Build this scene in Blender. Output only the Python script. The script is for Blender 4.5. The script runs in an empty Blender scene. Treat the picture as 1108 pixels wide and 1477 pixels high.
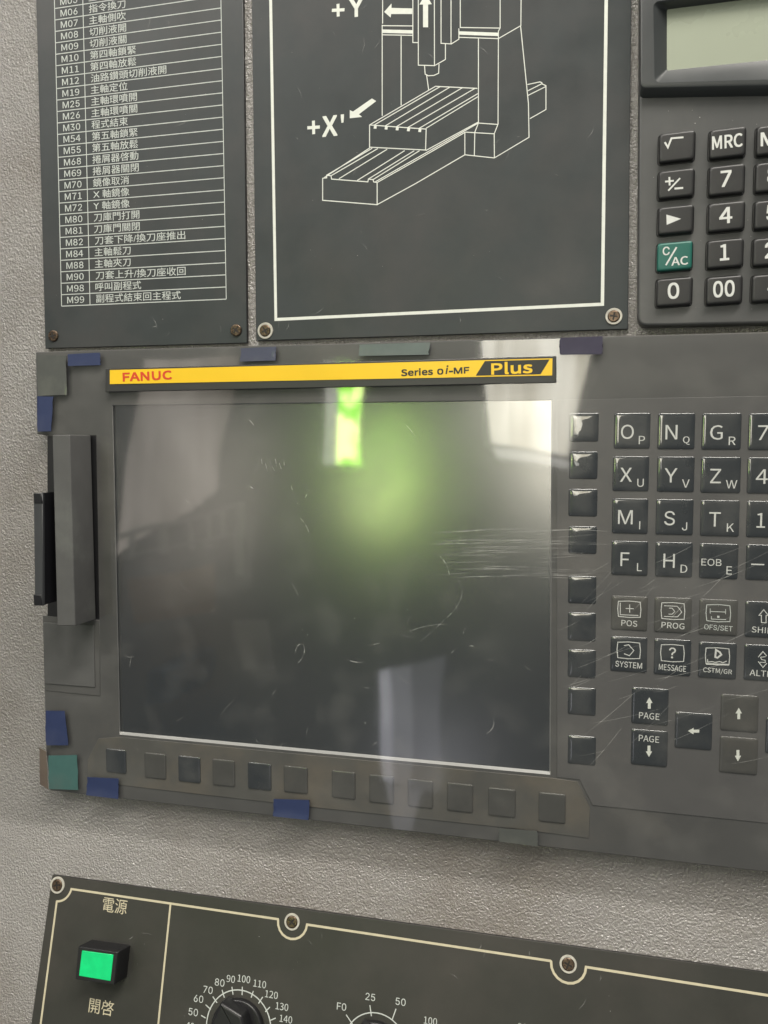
import bpy, bmesh, math, random
from mathutils import Vector, Matrix
from mathutils.geometry import tessellate_polygon
random.seed(7)
S = bpy.context.scene
C = S.collection
PI = math.pi

# ------------------------------------------------------------------ camera
W, H = 1108.0, 1477.0                      # size of the photograph
F = 1225.6                                 # focal length in its pixels
A, B, G = 0.02012, 0.25083, 0.07679        # camera roll, yaw, pitch against the cabinet face
DIST = 0.40                                # metres from lens to the cabinet face
def mul(a, b): return [[sum(a[i][k]*b[k][j] for k in range(3)) for j in range(3)] for i in range(3)]
ca, sa, cb, sb, cg, sg = math.cos(A), math.sin(A), math.cos(B), math.sin(B), math.cos(G), math.sin(G)
R = mul(mul([[ca,-sa,0],[sa,ca,0],[0,0,1]], [[cb,0,sb],[0,1,0],[-sb,0,cb]]), [[1,0,0],[0,cg,-sg],[0,sg,cg]])
DX = [R[i][0] for i in range(3)]; DY = [R[i][1] for i in range(3)]; DN = [R[i][2] for i in range(3)]
def to_world(c):                           # camera axes (right, down, forward) -> world (x right, y into the wall, z up)
    return Vector((sum(c[i]*DX[i] for i in range(3)), sum(c[i]*DN[i] for i in range(3)), -sum(c[i]*DY[i] for i in range(3))))
CAM = Vector((0, -DIST, 0))
def ray(px, py): return to_world(((px-W/2)/F, (py-H/2)/F, 1.0)).normalized()
cam = bpy.data.cameras.new('camera'); co = bpy.data.objects.new('camera', cam); C.objects.link(co)
rx, dn, fw = to_world((1,0,0)), to_world((0,1,0)), to_world((0,0,1))
co.matrix_world = Matrix(((rx.x,-dn.x,-fw.x,CAM.x),(rx.y,-dn.y,-fw.y,CAM.y),(rx.z,-dn.z,-fw.z,CAM.z),(0,0,0,1)))
cam.sensor_fit = 'VERTICAL'; cam.sensor_height = 36; cam.sensor_width = 27; cam.lens = F/H*36
cam.clip_start = 0.01; cam.clip_end = 50
S.camera = co
S.render.resolution_x, S.render.resolution_y = 768, 1024

# ------------------------------------------------------------------ world, lamps, exposure
wd = bpy.data.worlds.new('World'); S.world = wd; wd.use_nodes = True
bg = wd.node_tree.nodes['Background']; bg.inputs[0].default_value = (0.93, 0.97, 1.0, 1); bg.inputs[1].default_value = 0.15
def area(name, loc, target, sx, sy, power, col):
    l = bpy.data.lights.new(name, 'AREA'); l.shape = 'RECTANGLE'; l.size = sx; l.size_y = sy; l.energy = power; l.color = col
    o = bpy.data.objects.new(name, l); C.objects.link(o); o.location = loc
    o.rotation_euler = (Vector(target)-Vector(loc)).to_track_quat('-Z', 'Y').to_euler()
    return o
area('ceiling_lamp', (0.40, -0.85, 1.50), (0.1, -0.40, 0), 1.3, 0.22, 47, (1.0, 0.95, 0.87))
area('high_window_lamp', (-1.5, -1.9, 1.5), (0, 0, 0), 1.0, 1.2, 18, (1.0, 0.95, 0.88))
S.view_settings.view_transform = 'Standard'; S.view_settings.look = 'None'
S.view_settings.exposure = 0.0; S.view_settings.gamma = 1.0; S.view_settings.use_curve_mapping = False
S.cycles.use_denoising = True; S.cycles.max_bounces = 8; S.cycles.transparent_max_bounces = 12
S.cycles.sample_clamp_indirect = 6.0

# ------------------------------------------------------------------ planes
class Plane:
    def __init__(s, o, eu, ev):
        s.o, s.eu, s.ev = Vector(o), Vector(eu).normalized(), Vector(ev).normalized()
        s.n = s.eu.cross(s.ev).normalized()             # towards the viewer
    def pt(s, u, v, h=0.0): return s.o + s.eu*u + s.ev*v + s.n*h
    def uv(s, px, py, h=0.0):
        d = ray(px, py); t = (s.o + s.n*h - CAM).dot(s.n)/d.dot(s.n); p = CAM + d*t - s.o
        return (p.dot(s.eu), p.dot(s.ev))
    def scale(s, px, py, h=0.0):
        a, b, c = s.uv(px-1, py, h), s.uv(px+1, py, h), s.uv(px, py+1, h); d = s.uv(px, py-1, h)
        return (b[0]-a[0])/2, (d[1]-c[1])/2
P1 = Plane((0,0,0), (1,0,0), (0,0,1))
FOLD = P1.uv(554, 1252)[1]                                # where the sheet bends towards the operator
T2 = math.radians(15.57)
P2 = Plane((0,0,FOLD), (1,0,0), (0, math.sin(T2), math.cos(T2)))
mm = 0.001

# ------------------------------------------------------------------ materials
def mat(name, col, rough=0.5, var=0.0, vscale=60, metal=0.0, spec=0.5, coat=0.0, coat_rough=0.08,
        bumps=(), stain=None, stain_scale=12, stain_lo=0.5, stain_hi=0.75, rvar=0.0, emit=0.0, stretch=None):
    m = bpy.data.materials.new(name); m.use_nodes = True
    N, L = m.node_tree.nodes, m.node_tree.links
    b = N['Principled BSDF']; b.inputs['Roughness'].default_value = rough; b.inputs['Metallic'].default_value = metal
    b.inputs['Specular IOR Level'].default_value = spec; b.inputs['Coat Weight'].default_value = coat; b.inputs['Coat Roughness'].default_value = coat_rough
    tc = N.new('ShaderNodeTexCoord'); vec = tc.outputs['Object']
    if stretch:
        mp = N.new('ShaderNodeMapping'); mp.inputs['Scale'].default_value = stretch; L.new(vec, mp.inputs[0]); vec = mp.outputs[0]
    def noise(scale, det=4, rgh=0.55):
        t = N.new('ShaderNodeTexNoise'); t.inputs['Scale'].default_value = scale; t.inputs['Detail'].default_value = det
        t.inputs['Roughness'].default_value = rgh; L.new(vec, t.inputs['Vector']); return t.outputs[0]
    def ramp(sock, a, c):
        r = N.new('ShaderNodeMapRange'); r.inputs[1].default_value = a; r.inputs[2].default_value = c; L.new(sock, r.inputs[0]); return r.outputs[0]
    def mix(f, a, c):
        x = N.new('ShaderNodeMix'); x.data_type = 'RGBA'
        L.new(f, x.inputs[0]) 
        for i, y in ((6, a), (7, c)):
            if isinstance(y, tuple): x.inputs[i].default_value = y
            else: L.new(y, x.inputs[i])
        return x.outputs[2]
    c4 = tuple(col)+(1,)
    out = None
    if var > 0:
        n = ramp(noise(vscale), 0.25, 0.75)
        out = mix(n, tuple(c*(1-var) for c in col)+(1,), tuple(min(1, c*(1+var)) for c in col)+(1,))
    if stain:
        n = ramp(noise(stain_scale, 6, 0.62), stain_lo, stain_hi)
        out = mix(n, out if out is not None else c4, tuple(stain)+(1,))
    if out is not None: L.new(out, b.inputs['Base Color'])
    else: b.inputs['Base Color'].default_value = c4
    if rvar > 0:
        r = N.new('ShaderNodeMapRange'); r.inputs[1].default_value = .3; r.inputs[2].default_value = .7
        r.inputs[3].default_value = max(.02, rough-rvar); r.inputs[4].default_value = min(1, rough+rvar)
        L.new(noise(vscale*.5 if var else 40, 5), r.inputs[0]); L.new(r.outputs[0], b.inputs['Roughness'])
    nrm = None
    for sc, st, ds in bumps:
        bp = N.new('ShaderNodeBump'); bp.inputs['Strength'].default_value = st; bp.inputs['Distance'].default_value = ds
        L.new(noise(sc, 2, 0.5), bp.inputs['Height'])
        if nrm is not None: L.new(nrm, bp.inputs['Normal'])
        nrm = bp.outputs[0]
    if nrm is not None:
        L.new(nrm, b.inputs['Normal']); L.new(nrm, b.inputs['Coat Normal'])
    if emit:
        b.inputs['Emission Strength'].default_value = emit
        if out is not None: L.new(out, b.inputs['Emission Color'])
        else: b.inputs['Emission Color'].default_value = c4
    return m
M = {}
M['wall'] = mat('hammered_grey_paint', (.262,.249,.234), .13, .08, 25, spec=1.0, bumps=((930,1,.0010),(2200,.6,.0004)),
                stain=(.150,.126,.104), stain_scale=6, stain_lo=.46, stain_hi=.80, rvar=.05)
M['plate'] = mat('dark_grey_plate', (.036,.042,.043), .40, .12, 45, spec=.32, bumps=((1800,.10,.0002),), stain=(.056,.055,.054), stain_scale=16, stain_lo=.45, rvar=.09)
M['plate_edge'] = mat('plate_cut_edge', (.012,.012,.012), .5)
M['plate2'] = mat('dark_olive_plate', (.036,.036,.031), .40, .12, 45, spec=.35, bumps=((1800,.10,.0002),), stain=(.052,.048,.042), stain_scale=18, stain_lo=.45, rvar=.09)
M['ink'] = mat('off_white_ink', (.66,.68,.62), .5, .06, 400)
M['ink_dim'] = mat('pale_grey_ink', (.50,.53,.50), .5, .10, 500)
M['ink_cream'] = mat('cream_ink', (.52,.47,.33), .5, .08, 300)
M['ink_key'] = mat('white_key_ink', (.60,.61,.58), .45, .05, 300)
M['unit'] = mat('charcoal_plastic', (.080,.079,.076), .42, .10, 40, bumps=((2500,.05,.0001),), stain=(.112,.105,.095), stain_scale=18, rvar=.06)
M['membrane'] = mat('grey_keypad_membrane', (.094,.092,.090), .40, .08, 40, stain=(.122,.116,.108), stain_scale=20, rvar=.06)
M['strip'] = mat('soft_key_strip', (.088,.086,.078), .40, .10, 40, stain=(.14,.122,.096), stain_scale=30, stain_lo=.42, rvar=.06)
M['key'] = mat('dark_key_plastic', (.022,.026,.028), .30, .10, 120, coat=1, coat_rough=.02, stain=(.045,.047,.045), stain_scale=60, rvar=.05)
M['key'].node_tree.nodes['Principled BSDF'].inputs['Coat IOR'].default_value = 1.8
M['key_worn'] = mat('worn_key_plastic', (.066,.065,.059), .36, .10, 120, coat=.5, coat_rough=.10, stain=(.08,.075,.065), stain_scale=60)
M['glass'] = mat('matte_screen', (.006,.008,.008), .20, .1, 40, spec=.5, coat=.40, coat_rough=.38, rvar=.02)
def tip(m, dx, dz):                        # the pane sits a degree or two out of true in its opening
    N, L = m.node_tree.nodes, m.node_tree.links; b = N['Principled BSDF']; b.inputs['IOR'].default_value = 2.5
    g = N.new('ShaderNodeNewGeometry'); a = N.new('ShaderNodeVectorMath'); a.operation = 'ADD'; a.inputs[1].default_value = (dx, 0, dz)
    n = N.new('ShaderNodeVectorMath'); n.operation = 'NORMALIZE'; L.new(g.outputs['Normal'], a.inputs[0]); L.new(a.outputs[0], n.inputs[0]); L.new(n.outputs[0], b.inputs['Normal']); b.inputs['Coat IOR'].default_value = 1.6
tip(M['glass'], -.026, .042)
M['lip'] = mat('screen_rim', (.62,.62,.60), .22, .05, 90, metal=.5, coat=.4)
M['black'] = mat('black_plastic', (.012,.012,.013), .35, .1, 90)
M['strip_frame'] = mat('name_strip_frame', (.030,.030,.029), .4, .1, 60)
M['yellow'] = mat('yellow_label', (.80,.51,.012), .34, .06, 25, rvar=.08)
M['red'] = mat('red_ink', (.62,.05,.015), .45)
M['blackink'] = mat('black_ink', (.016,.016,.014), .4)
M['brass'] = mat('tarnished_screw', (.12,.085,.06), .30, .5, 900, metal=.8, rvar=.1)
M['slot'] = mat('screw_recess', (.012,.009,.008), .6)
M['ring'] = mat('washer_ring', (.46,.44,.38), .35, .2, 500)
M['calc'] = mat('calculator_grey_plastic', (.072,.073,.072), .36, .06, 60, bumps=((2200,.05,.0001),), stain=(.10,.10,.096), stain_scale=20, rvar=.05)
M['calc_dark'] = mat('calculator_hood_plastic', (.040,.044,.045), .36, .06, 60, bumps=((2200,.05,.0001),), rvar=.05)
M['calc_key'] = mat('calculator_black_key', (.021,.021,.021), .40, .12, 90, stain=(.034,.034,.032), stain_scale=50)
M['calc_green'] = mat('calculator_green_key', (.012,.110,.085), .40, .06, 90)
M['lcd'] = mat('pale_green_lcd', (.33,.36,.28), .28, .03, 30, coat=.5, coat_rough=.1, rvar=.05)
M['bar'] = mat('grey_door_plastic', (.088,.088,.086), .42, .08, 120, stain=(.135,.14,.13), stain_scale=25, stain_lo=.5, bumps=((1500,.12,.0002),))
M['card'] = mat('black_card', (.010,.010,.012), .30, .1, 90)
M['card_end'] = mat('grey_card_end', (.045,.047,.050), .38, .06, 90)
M['button'] = mat('lit_green_lens', (.0,.40,.12), .30, .12, 160, emit=.62, coat=.4)
M['dust'] = mat('dust', (.62,.62,.58), .6)
def tape(name, c, st): return mat(name, c, .38, .10, 150, coat=.15, stain=st, stain_scale=45, stain_lo=.5, bumps=((120,.12,.0008),))
M['tape_blue'] = tape('blue_tape', (.024,.036,.095), (.04,.05,.10))
M['tape_slate'] = tape('slate_blue_tape', (.050,.055,.095), (.07,.072,.10))
M['tape_teal'] = tape('teal_tape', (.050,.120,.110), (.07,.11,.10))
M['tape_grey'] = tape('grey_green_tape', (.10,.125,.12), (.12,.13,.125))
M['tape_smoke'] = tape('smoky_tape', (.074,.078,.072), (.11,.115,.10))
M['tape_violet'] = mat('dark_violet_tape', (.030,.026,.052), .55, .10, 150, stain=(.045,.04,.065), stain_scale=45)
M['tape_brown'] = tape('brown_tape', (.12,.095,.075), (.08,.06,.05))

def film_mat():
    m = bpy.data.materials.new('clear_glossy_film'); m.use_nodes = True; N, L = m.node_tree.nodes, m.node_tree.links
    for n in list(N): N.remove(n)
    o = N.new('ShaderNodeOutputMaterial'); tr = N.new('ShaderNodeBsdfTransparent'); gl = N.new('ShaderNodeBsdfGlossy'); df = N.new('ShaderNodeBsdfDiffuse')
    tr.inputs[0].default_value = (.97,.97,.965,1); gl.inputs['Roughness'].default_value = .043
    df.inputs[0].default_value = (.5,.49,.45,1)
    tc = N.new('ShaderNodeTexCoord')
    def noise(s, d=3):
        t = N.new('ShaderNodeTexNoise'); t.inputs['Scale'].default_value = s; t.inputs['Detail'].default_value = d; L.new(tc.outputs['Object'], t.inputs['Vector']); return t.outputs[0]
    bp = N.new('ShaderNodeBump'); bp.inputs['Strength'].default_value = .12; bp.inputs['Distance'].default_value = .004; L.new(noise(12, 1), bp.inputs['Height']); L.new(bp.outputs[0], gl.inputs['Normal'])
    fr = N.new('ShaderNodeLayerWeight'); pw = N.new('ShaderNodeMath'); pw.operation = 'POWER'; pw.inputs[1].default_value = 5; L.new(fr.outputs['Facing'], pw.inputs[0])
    mu = N.new('ShaderNodeMath'); mu.operation = 'MULTIPLY_ADD'; mu.inputs[1].default_value = .92; mu.inputs[2].default_value = .072; mu.use_clamp = True; L.new(pw.outputs[0], mu.inputs[0])
    mx = N.new('ShaderNodeMixShader'); L.new(mu.outputs[0], mx.inputs[0]); L.new(tr.outputs[0], mx.inputs[1]); L.new(gl.outputs[0], mx.inputs[2])
    rp = N.new('ShaderNodeMapRange'); rp.inputs[1].default_value = .50; rp.inputs[2].default_value = .78; rp.inputs[3].default_value = 0; rp.inputs[4].default_value = .07; L.new(noise(45, 9), rp.inputs[0])
    m2 = N.new('ShaderNodeMixShader'); L.new(rp.outputs[0], m2.inputs[0]); L.new(mx.outputs[0], m2.inputs[1]); L.new(df.outputs[0], m2.inputs[2]); L.new(m2.outputs[0], o.inputs[0])
    return m
M['film'] = film_mat()
def faint_mat(name, col, fac):
    m = bpy.data.materials.new(name); m.use_nodes = True; N, L = m.node_tree.nodes, m.node_tree.links
    for n in list(N): N.remove(n)
    o = N.new('ShaderNodeOutputMaterial'); tr = N.new('ShaderNodeBsdfTransparent'); df = N.new('ShaderNodeBsdfDiffuse'); df.inputs[0].default_value = col
    tc = N.new('ShaderNodeTexCoord'); t = N.new('ShaderNodeTexNoise'); t.inputs['Scale'].default_value = 250; L.new(tc.outputs['Object'], t.inputs['Vector'])
    rp = N.new('ShaderNodeMapRange'); rp.inputs[1].default_value = .35; rp.inputs[2].default_value = .65; rp.inputs[3].default_value = fac*.2; rp.inputs[4].default_value = fac; L.new(t.outputs[0], rp.inputs[0])
    mx = N.new('ShaderNodeMixShader'); L.new(rp.outputs[0], mx.inputs[0]); L.new(tr.outputs[0], mx.inputs[1]); L.new(df.outputs[0], mx.inputs[2]); L.new(mx.outputs[0], o.inputs[0])
    return m
M['scratch'] = faint_mat('scratch_white', (.85,.85,.8,1), .42)
M['scuff'] = faint_mat('scuff_white', (.85,.85,.8,1), .26)

# ------------------------------------------------------------------ builders
def thing(name, label, cat, loc, group=None):
    o = bpy.data.objects.new(name, None); C.objects.link(o); o.location = loc; o.empty_display_size = .01
    o['label'] = label; o['category'] = cat
    if group: o['group'] = group
    return o
def root_loc(parent):
    v = Vector((0,0,0))
    while parent is not None: v = v + parent.location; parent = parent.parent
    return v
def finish(name, verts, faces, m, parent=None, flat=(), smooth=True, sharp=40):
    if parent is None:                               # a thing of one mesh: its origin at its own base
        base = sum((Vector(v) for v in verts), Vector())/len(verts); off = base
    else: off = root_loc(parent); base = Vector((0,0,0))
    me = bpy.data.meshes.new(name); me.from_pydata([tuple(Vector(v)-off) for v in verts], [], faces); me.materials.append(m)
    bm = bmesh.new(); bm.from_mesh(me)
    bmesh.ops.recalc_face_normals(bm, faces=bm.faces) if len(bm.faces) < 4000 and any(len(e.link_faces) == 2 for e in bm.edges) and all(len(e.link_faces) == 2 for e in bm.edges) else None
    if smooth:
        for f in bm.faces: f.smooth = True
        for e in bm.edges:
            if len(e.link_faces) == 2 and e.calc_face_angle(0) > math.radians(sharp): e.smooth = False
    bm.to_mesh(me); bm.free()
    if flat:
        for i in flat: me.polygons[i].use_smooth = False
    o = bpy.data.objects.new(name, me); C.objects.link(o); o.location = base; o.parent = parent
    return o
def area2(p): return sum(p[i][0]*p[(i+1) % len(p)][1]-p[(i+1) % len(p)][0]*p[i][1] for i in range(len(p)))/2
def ccw(p): return p if area2(p) > 0 else p[::-1]
def inset(p, d):
    n = len(p); out = []
    for i in range(n):
        a, b, c = Vector(p[i-1]), Vector(p[i]), Vector(p[(i+1) % n])
        e1, e2 = (b-a), (c-b)
        e1 = e1.normalized() if e1.length > 1e-9 else Vector((1,0)); e2 = e2.normalized() if e2.length > 1e-9 else e1
        n1, n2 = Vector((-e1.y, e1.x)), Vector((-e2.y, e2.x)); m = n1+n2
        if m.length < 1e-6: m = n1.copy()
        m.normalize(); k = max(.35, m.dot(n1)); q = b + m*(d/k); out.append((q.x, q.y))
    return out
def rounded(p, r, n=4):
    p = ccw(p); out = []; k = len(p)
    for i in range(k):
        a, b, c = Vector(p[i-1]), Vector(p[i]), Vector(p[(i+1) % k])
        ra = min(r, (a-b).length*.45, (c-b).length*.45)
        s, e = b+(a-b).normalized()*ra, b+(c-b).normalized()*ra
        for j in range(n+1):
            t = j/n; q = s*(1-t)**2 + b*2*t*(1-t) + e*t*t; out.append((q.x, q.y))
    return out
def px_poly(P, pts, h=0.0): return [P.uv(x, y, h) for x, y in pts]
def box_px(P, x0, y0, x1, y1, h=0.0, slope=None):   # upright rectangle on the plane, from the photo's extents
    c = P.uv((x0+x1)/2, (y0+y1)/2, h); su, sv = P.scale((x0+x1)/2, (y0+y1)/2, h); a, b = (x1-x0)/2*su, (y1-y0)/2*sv
    return [(c[0]-a, c[1]-b), (c[0]+a, c[1]-b), (c[0]+a, c[1]+b), (c[0]-a, c[1]+b)]
def slab(name, P, poly, h0, h1, m, parent=None, bevel=0.0, seg=2, dome=0.0, rings=3, edge=None):
    poly = ccw(poly); n = len(poly); V = []; Fc = []
    lv = [(poly, h0)]
    if bevel > 0:
        for j in range(seg+1):
            a = PI/2*j/seg; lv.append((inset(poly, bevel*(1-math.cos(a))), h1-bevel+bevel*math.sin(a)))
    else: lv.append((poly, h1))
    if dome:
        top = lv[-1][0]; cx = sum(q[0] for q in top)/n; cy = sum(q[1] for q in top)/n
        for j in range(1, rings):
            t = j/rings; ru = max(abs(q[0]-cx) for q in top); rv = max(abs(q[1]-cy) for q in top); rg = []
            for q in top:
                x, y = (q[0]-cx)/ru, (q[1]-cy)/rv; r_ = math.hypot(x, y); k_ = (1-t)*(1-t)+t/max(r_, .3)*(1-t)
                rg.append((cx+x*ru*k_, cy+y*rv*k_))
            lv.append((rg, h1+dome*(1-(1-t)**2)))
    for pl, h in lv: V += [P.pt(u, v, h) for u, v in pl]
    for l in range(len(lv)-1):
        for i in range(n):
            j = (i+1) % n; Fc.append((l*n+i, l*n+j, (l+1)*n+j, (l+1)*n+i))
    L = len(lv)-1; flat = []
    if dome:
        V.append(P.pt(cx, cy, h1+dome)); k = len(V)-1
        for i in range(n): Fc.append((L*n+i, L*n+(i+1) % n, k))
    else: flat.append(len(Fc)); Fc.append(tuple(L*n+i for i in range(n)))
    Fc.append(tuple(range(n-1, -1, -1))); flat.append(len(Fc)-1)
    o = finish(name, V, Fc, m, parent, flat, sharp=50 if bevel else 30)
    if edge is not None:
        o.data.materials.append(edge)
        for i in range(n): o.data.polygons[i].material_index = 1
    return o
def pillow(name, P, rect, r0, h0, h1, bw, bh, m, parent=None, seg=7):   # moulded key: steep wall, then a soft shoulder up to a flat top
    rect = ccw(rect); lv = [(rounded(rect, r0, 5), h0), (rounded(rect, r0, 5), h1-bh)]
    for j in range(1, seg+1):
        a = PI/2*j/seg; d = bw*(1-math.cos(a)); lv.append((rounded(inset(rect, d), r0+d*.55, 5), h1-bh+bh*math.sin(a)**1.0))
    n = len(lv[0][0]); V = []; Fc = []
    for pl, h in lv: V += [P.pt(u, v, h) for u, v in pl]
    for l in range(len(lv)-1):
        for i in range(n): j = (i+1) % n; Fc.append((l*n+i, l*n+j, (l+1)*n+j, (l+1)*n+i))
    k = (len(lv)-1)*n; Fc.append(tuple(k+i for i in range(n))); Fc.append(tuple(range(n-1, -1, -1)))
    return finish(name, V, Fc, m, parent, sharp=75)
def frame(name, P, rings, m, parent=None):           # rings: [(poly, h)...] of equal length, joined edge to edge
    n = len(rings[0][0]); V = []; Fc = []
    for pl, h in rings: V += [P.pt(u, v, h) for u, v in pl]
    for l in range(len(rings)-1):
        for i in range(n):
            j = (i+1) % n; Fc.append((l*n+i, l*n+j, (l+1)*n+j, (l+1)*n+i))
    return finish(name, V, Fc, m, parent, smooth=True, sharp=25)
def sheets(name, P, polys, h, m, parent=None):       # flat print: polygons in one layer of ink
    V = []; Fc = []
    for p in polys:
        p = ccw(p); k = len(V); V += [P.pt(u, v, h) for u, v in p]; Fc.append(tuple(range(k, k+len(p))))
    return finish(name, V, Fc, m, parent, smooth=False)
def ribbon(pts, w, closed=False, taper=False):
    n = len(pts); L = []; Rr = []; w0 = w
    for i in range(n):
        b = Vector(pts[i]); a = Vector(pts[i-1]) if (i > 0 or closed) else None; c = Vector(pts[(i+1) % n]) if (i < n-1 or closed) else None
        e1 = (b-a).normalized() if a is not None else (c-b).normalized(); e2 = (c-b).normalized() if c is not None else e1
        m = Vector((-e1.y, e1.x))+Vector((-e2.y, e2.x))
        if m.length < 1e-6: m = Vector((-e1.y, e1.x))
        if taper: w = w0*(.12+.88*math.sin(PI*(i+.15)/(n-.7)))
        m.normalize(); k = max(.4, m.dot(Vector((-e1.y, e1.x)))); q = m*(w/2/k)
        L.append((b+q)[:]); Rr.append((b-q)[:])
    return [[L[i], L[(i+1) % n], Rr[(i+1) % n], Rr[i]] for i in range(n if closed else n-1)]
def strokes(name, P, lines, h, m, parent=None, taper=False):   # lines: (pixel points, width in pixels, closed)
    polys = []
    for pts, w, cl in lines:
        q = px_poly(P, pts, h); su, _ = P.scale(pts[0][0], pts[0][1], h); polys.append(ribbon(q, w*su, cl, taper))
    V = []; Fc = []
    for k, rb in enumerate(polys):
        for p in rb:
            p = ccw(p); b = len(V); V += [P.pt(u, v, h+(k % 12)*.004*mm) for u, v in p]; Fc.append(tuple(range(b, b+4)))
    return finish(name, V, Fc, m, parent, smooth=False)
_tc = {}
import os
FONT = FONT2 = None
SAFE = set('BCEFHJLMNOSTUVWYZ0235678?/-. ')          # letters whose outlines fill cleanly in the first font
try:                                                  # Blender's own interface fonts; its built-in one serves if they are missing
    FONT = bpy.data.fonts.load(os.path.join(bpy.utils.system_resource('DATAFILES'), 'fonts', 'Inter.woff2'))
    FONT2 = bpy.data.fonts.load(os.path.join(bpy.utils.system_resource('DATAFILES'), 'fonts', 'Noto Sans CJK Regular.woff2'))
except Exception: pass
def glyphs(s, shear=0.0, spacing=1.0):
    k = (s, shear, spacing)
    if k not in _tc:
        c = bpy.data.curves.new('t', 'FONT'); c.body = s; c.resolution_u = 3; c.shear = shear; c.space_character = spacing; c.fill_mode = 'FRONT'
        if FONT and all(ch in SAFE for ch in s): c.font = FONT
        elif FONT2 and s.isascii(): c.font = FONT2
        o = bpy.data.objects.new('t', c); C.objects.link(o)
        me = bpy.data.meshes.new_from_object(o)
        vs = [(v.co.x, v.co.y) for v in me.vertices]; fs = [tuple(p.vertices) for p in me.polygons]
        bpy.data.objects.remove(o); bpy.data.curves.remove(c); bpy.data.meshes.remove(me)
        x0, x1 = min(v[0] for v in vs), max(v[0] for v in vs); y0, y1 = min(v[1] for v in vs), max(v[1] for v in vs)
        _tc[k] = ([((x-x0)/max(1e-6, x1-x0), (y-y0)/max(1e-6, y1-y0)) for x, y in vs], fs, (x1-x0)/max(1e-6, y1-y0))
    return _tc[k]
def text_items(P, items, h):                          # items: (string, centre px, centre py, width px or None, height px, bold, shear, rotation)
    V = []; Fc = []
    for it in items:
        s, cx, cy, w, hh = it[:5]; bold = it[5] if len(it) > 5 else 0; sh = it[6] if len(it) > 6 else 0; rot = it[7] if len(it) > 7 else 0
        g, fs, asp = glyphs(s, sh); c = P.uv(cx, cy, h); su, sv = P.scale(cx, cy, h); b = hh*sv; a = w*su if w else b*asp*(1.12 if len(s) == 1 and s not in SAFE and s not in 'I1' else 1)
        k = len(V); cr, sr = math.cos(rot), math.sin(rot)
        bd = max(0, bold)*b                            # heavier strokes: overprinted a hair to each side
        for n_, (ox, oy) in enumerate([(-1,-1),(1,-1),(1,1),(-1,1),(0,0),(1,0),(-1,0),(0,1),(0,-1)] if bd else [(0,0)]):
            k = len(V)
            for x, y in g:
                dx, dy = (x-.5)*(a-2*bd)+ox*bd, (y-.5)*(b-2*bd)+oy*bd; V.append(P.pt(c[0]+dx*cr-dy*sr, c[1]+dx*sr+dy*cr, h+n_*.006*mm))
            Fc += [tuple(i+k for i in f) for f in fs]
    return V, Fc
def lettering(name, P, items, h, m, parent):
    V, Fc = text_items(P, items, h); return finish(name, V, Fc, m, parent, smooth=False)
def circle(c, r, n=20, a0=0, a1=2*PI, close=True):
    k = n if close else n+1
    return [(c[0]+r*math.cos(a0+(a1-a0)*i/n), c[1]+r*math.sin(a0+(a1-a0)*i/n)) for i in range(k)]
def screw(P, px, py, rpx, h, parent, ring=None, turn=.4):
    c = P.uv(px, py, h); su, _ = P.scale(px, py, h); r = rpx*su
    s = slab('screw', P, circle(c, r, 20), h-1*mm, h+.9*mm, M['brass'], parent, bevel=.5*mm, seg=3)
    cr = []
    for k in range(2):
        a = turn+k*PI/2; d = Vector((math.cos(a), math.sin(a))); e = Vector((-d.y, d.x)); l, w = r*.62, r*.13
        cr.append([tuple(Vector(c)+d*i*l+e*j*w) for i, j in ((-1,-1),(1,-1),(1,1),(-1,1))])
    V = []; Fc = []
    for k, q in enumerate(cr):
        b = len(V); V += [P.pt(u, v, h+.95*mm+k*.03*mm) for u, v in q]; Fc.append((b, b+1, b+2, b+3))
    finish('cross_recess', V, Fc, M['slot'], s, smooth=False)
    if ring:
        q0, q1 = circle(c, r*ring, 28), circle(c, r*1.02, 28)
        frame('screw_ring', P, [(q0, h), (inset(q0, .12*mm), h+.55*mm), (q1, h+.55*mm), (q1, h)], M['ring'], parent)
    return s

# ------------------------------------------------------------------ the cabinet sheet (setting)
def cabinet():
    V = []; Fc = []; xs = [-.75, -.3, 0, .3, .75]; prof = [(.55, 0), (.2, 0), (FOLD+.004, 0)]
    rr = .003
    pr = [P1.pt(0, .55), P1.pt(0, .2), P1.pt(0, FOLD+rr)]
    for j in range(1, 6):
        t = j/6; a, b, c = P1.pt(0, FOLD+rr), P1.pt(0, FOLD), P2.pt(0, -rr); pr.append(a*(1-t)**2+b*2*t*(1-t)+c*t*t)
    pr += [P2.pt(0, -rr), P2.pt(0, -.35)]
    for p in pr: V += [(x, p.y, p.z) for x in xs]
    k = len(xs)
    for i in range(len(pr)-1):
        for j in range(k-1): Fc.append((i*k+j, (i+1)*k+j, (i+1)*k+j+1, i*k+j+1))
    n = len(V); V += [(x, .04, z) for x in (-.75, .75) for z in (.55, pr[-1].z)]       # sheet has a back, too
    o = finish('cabinet_wall', V, Fc, M['wall'], None, sharp=60)
    o['kind'] = 'structure'; return o
cabinet()

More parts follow.
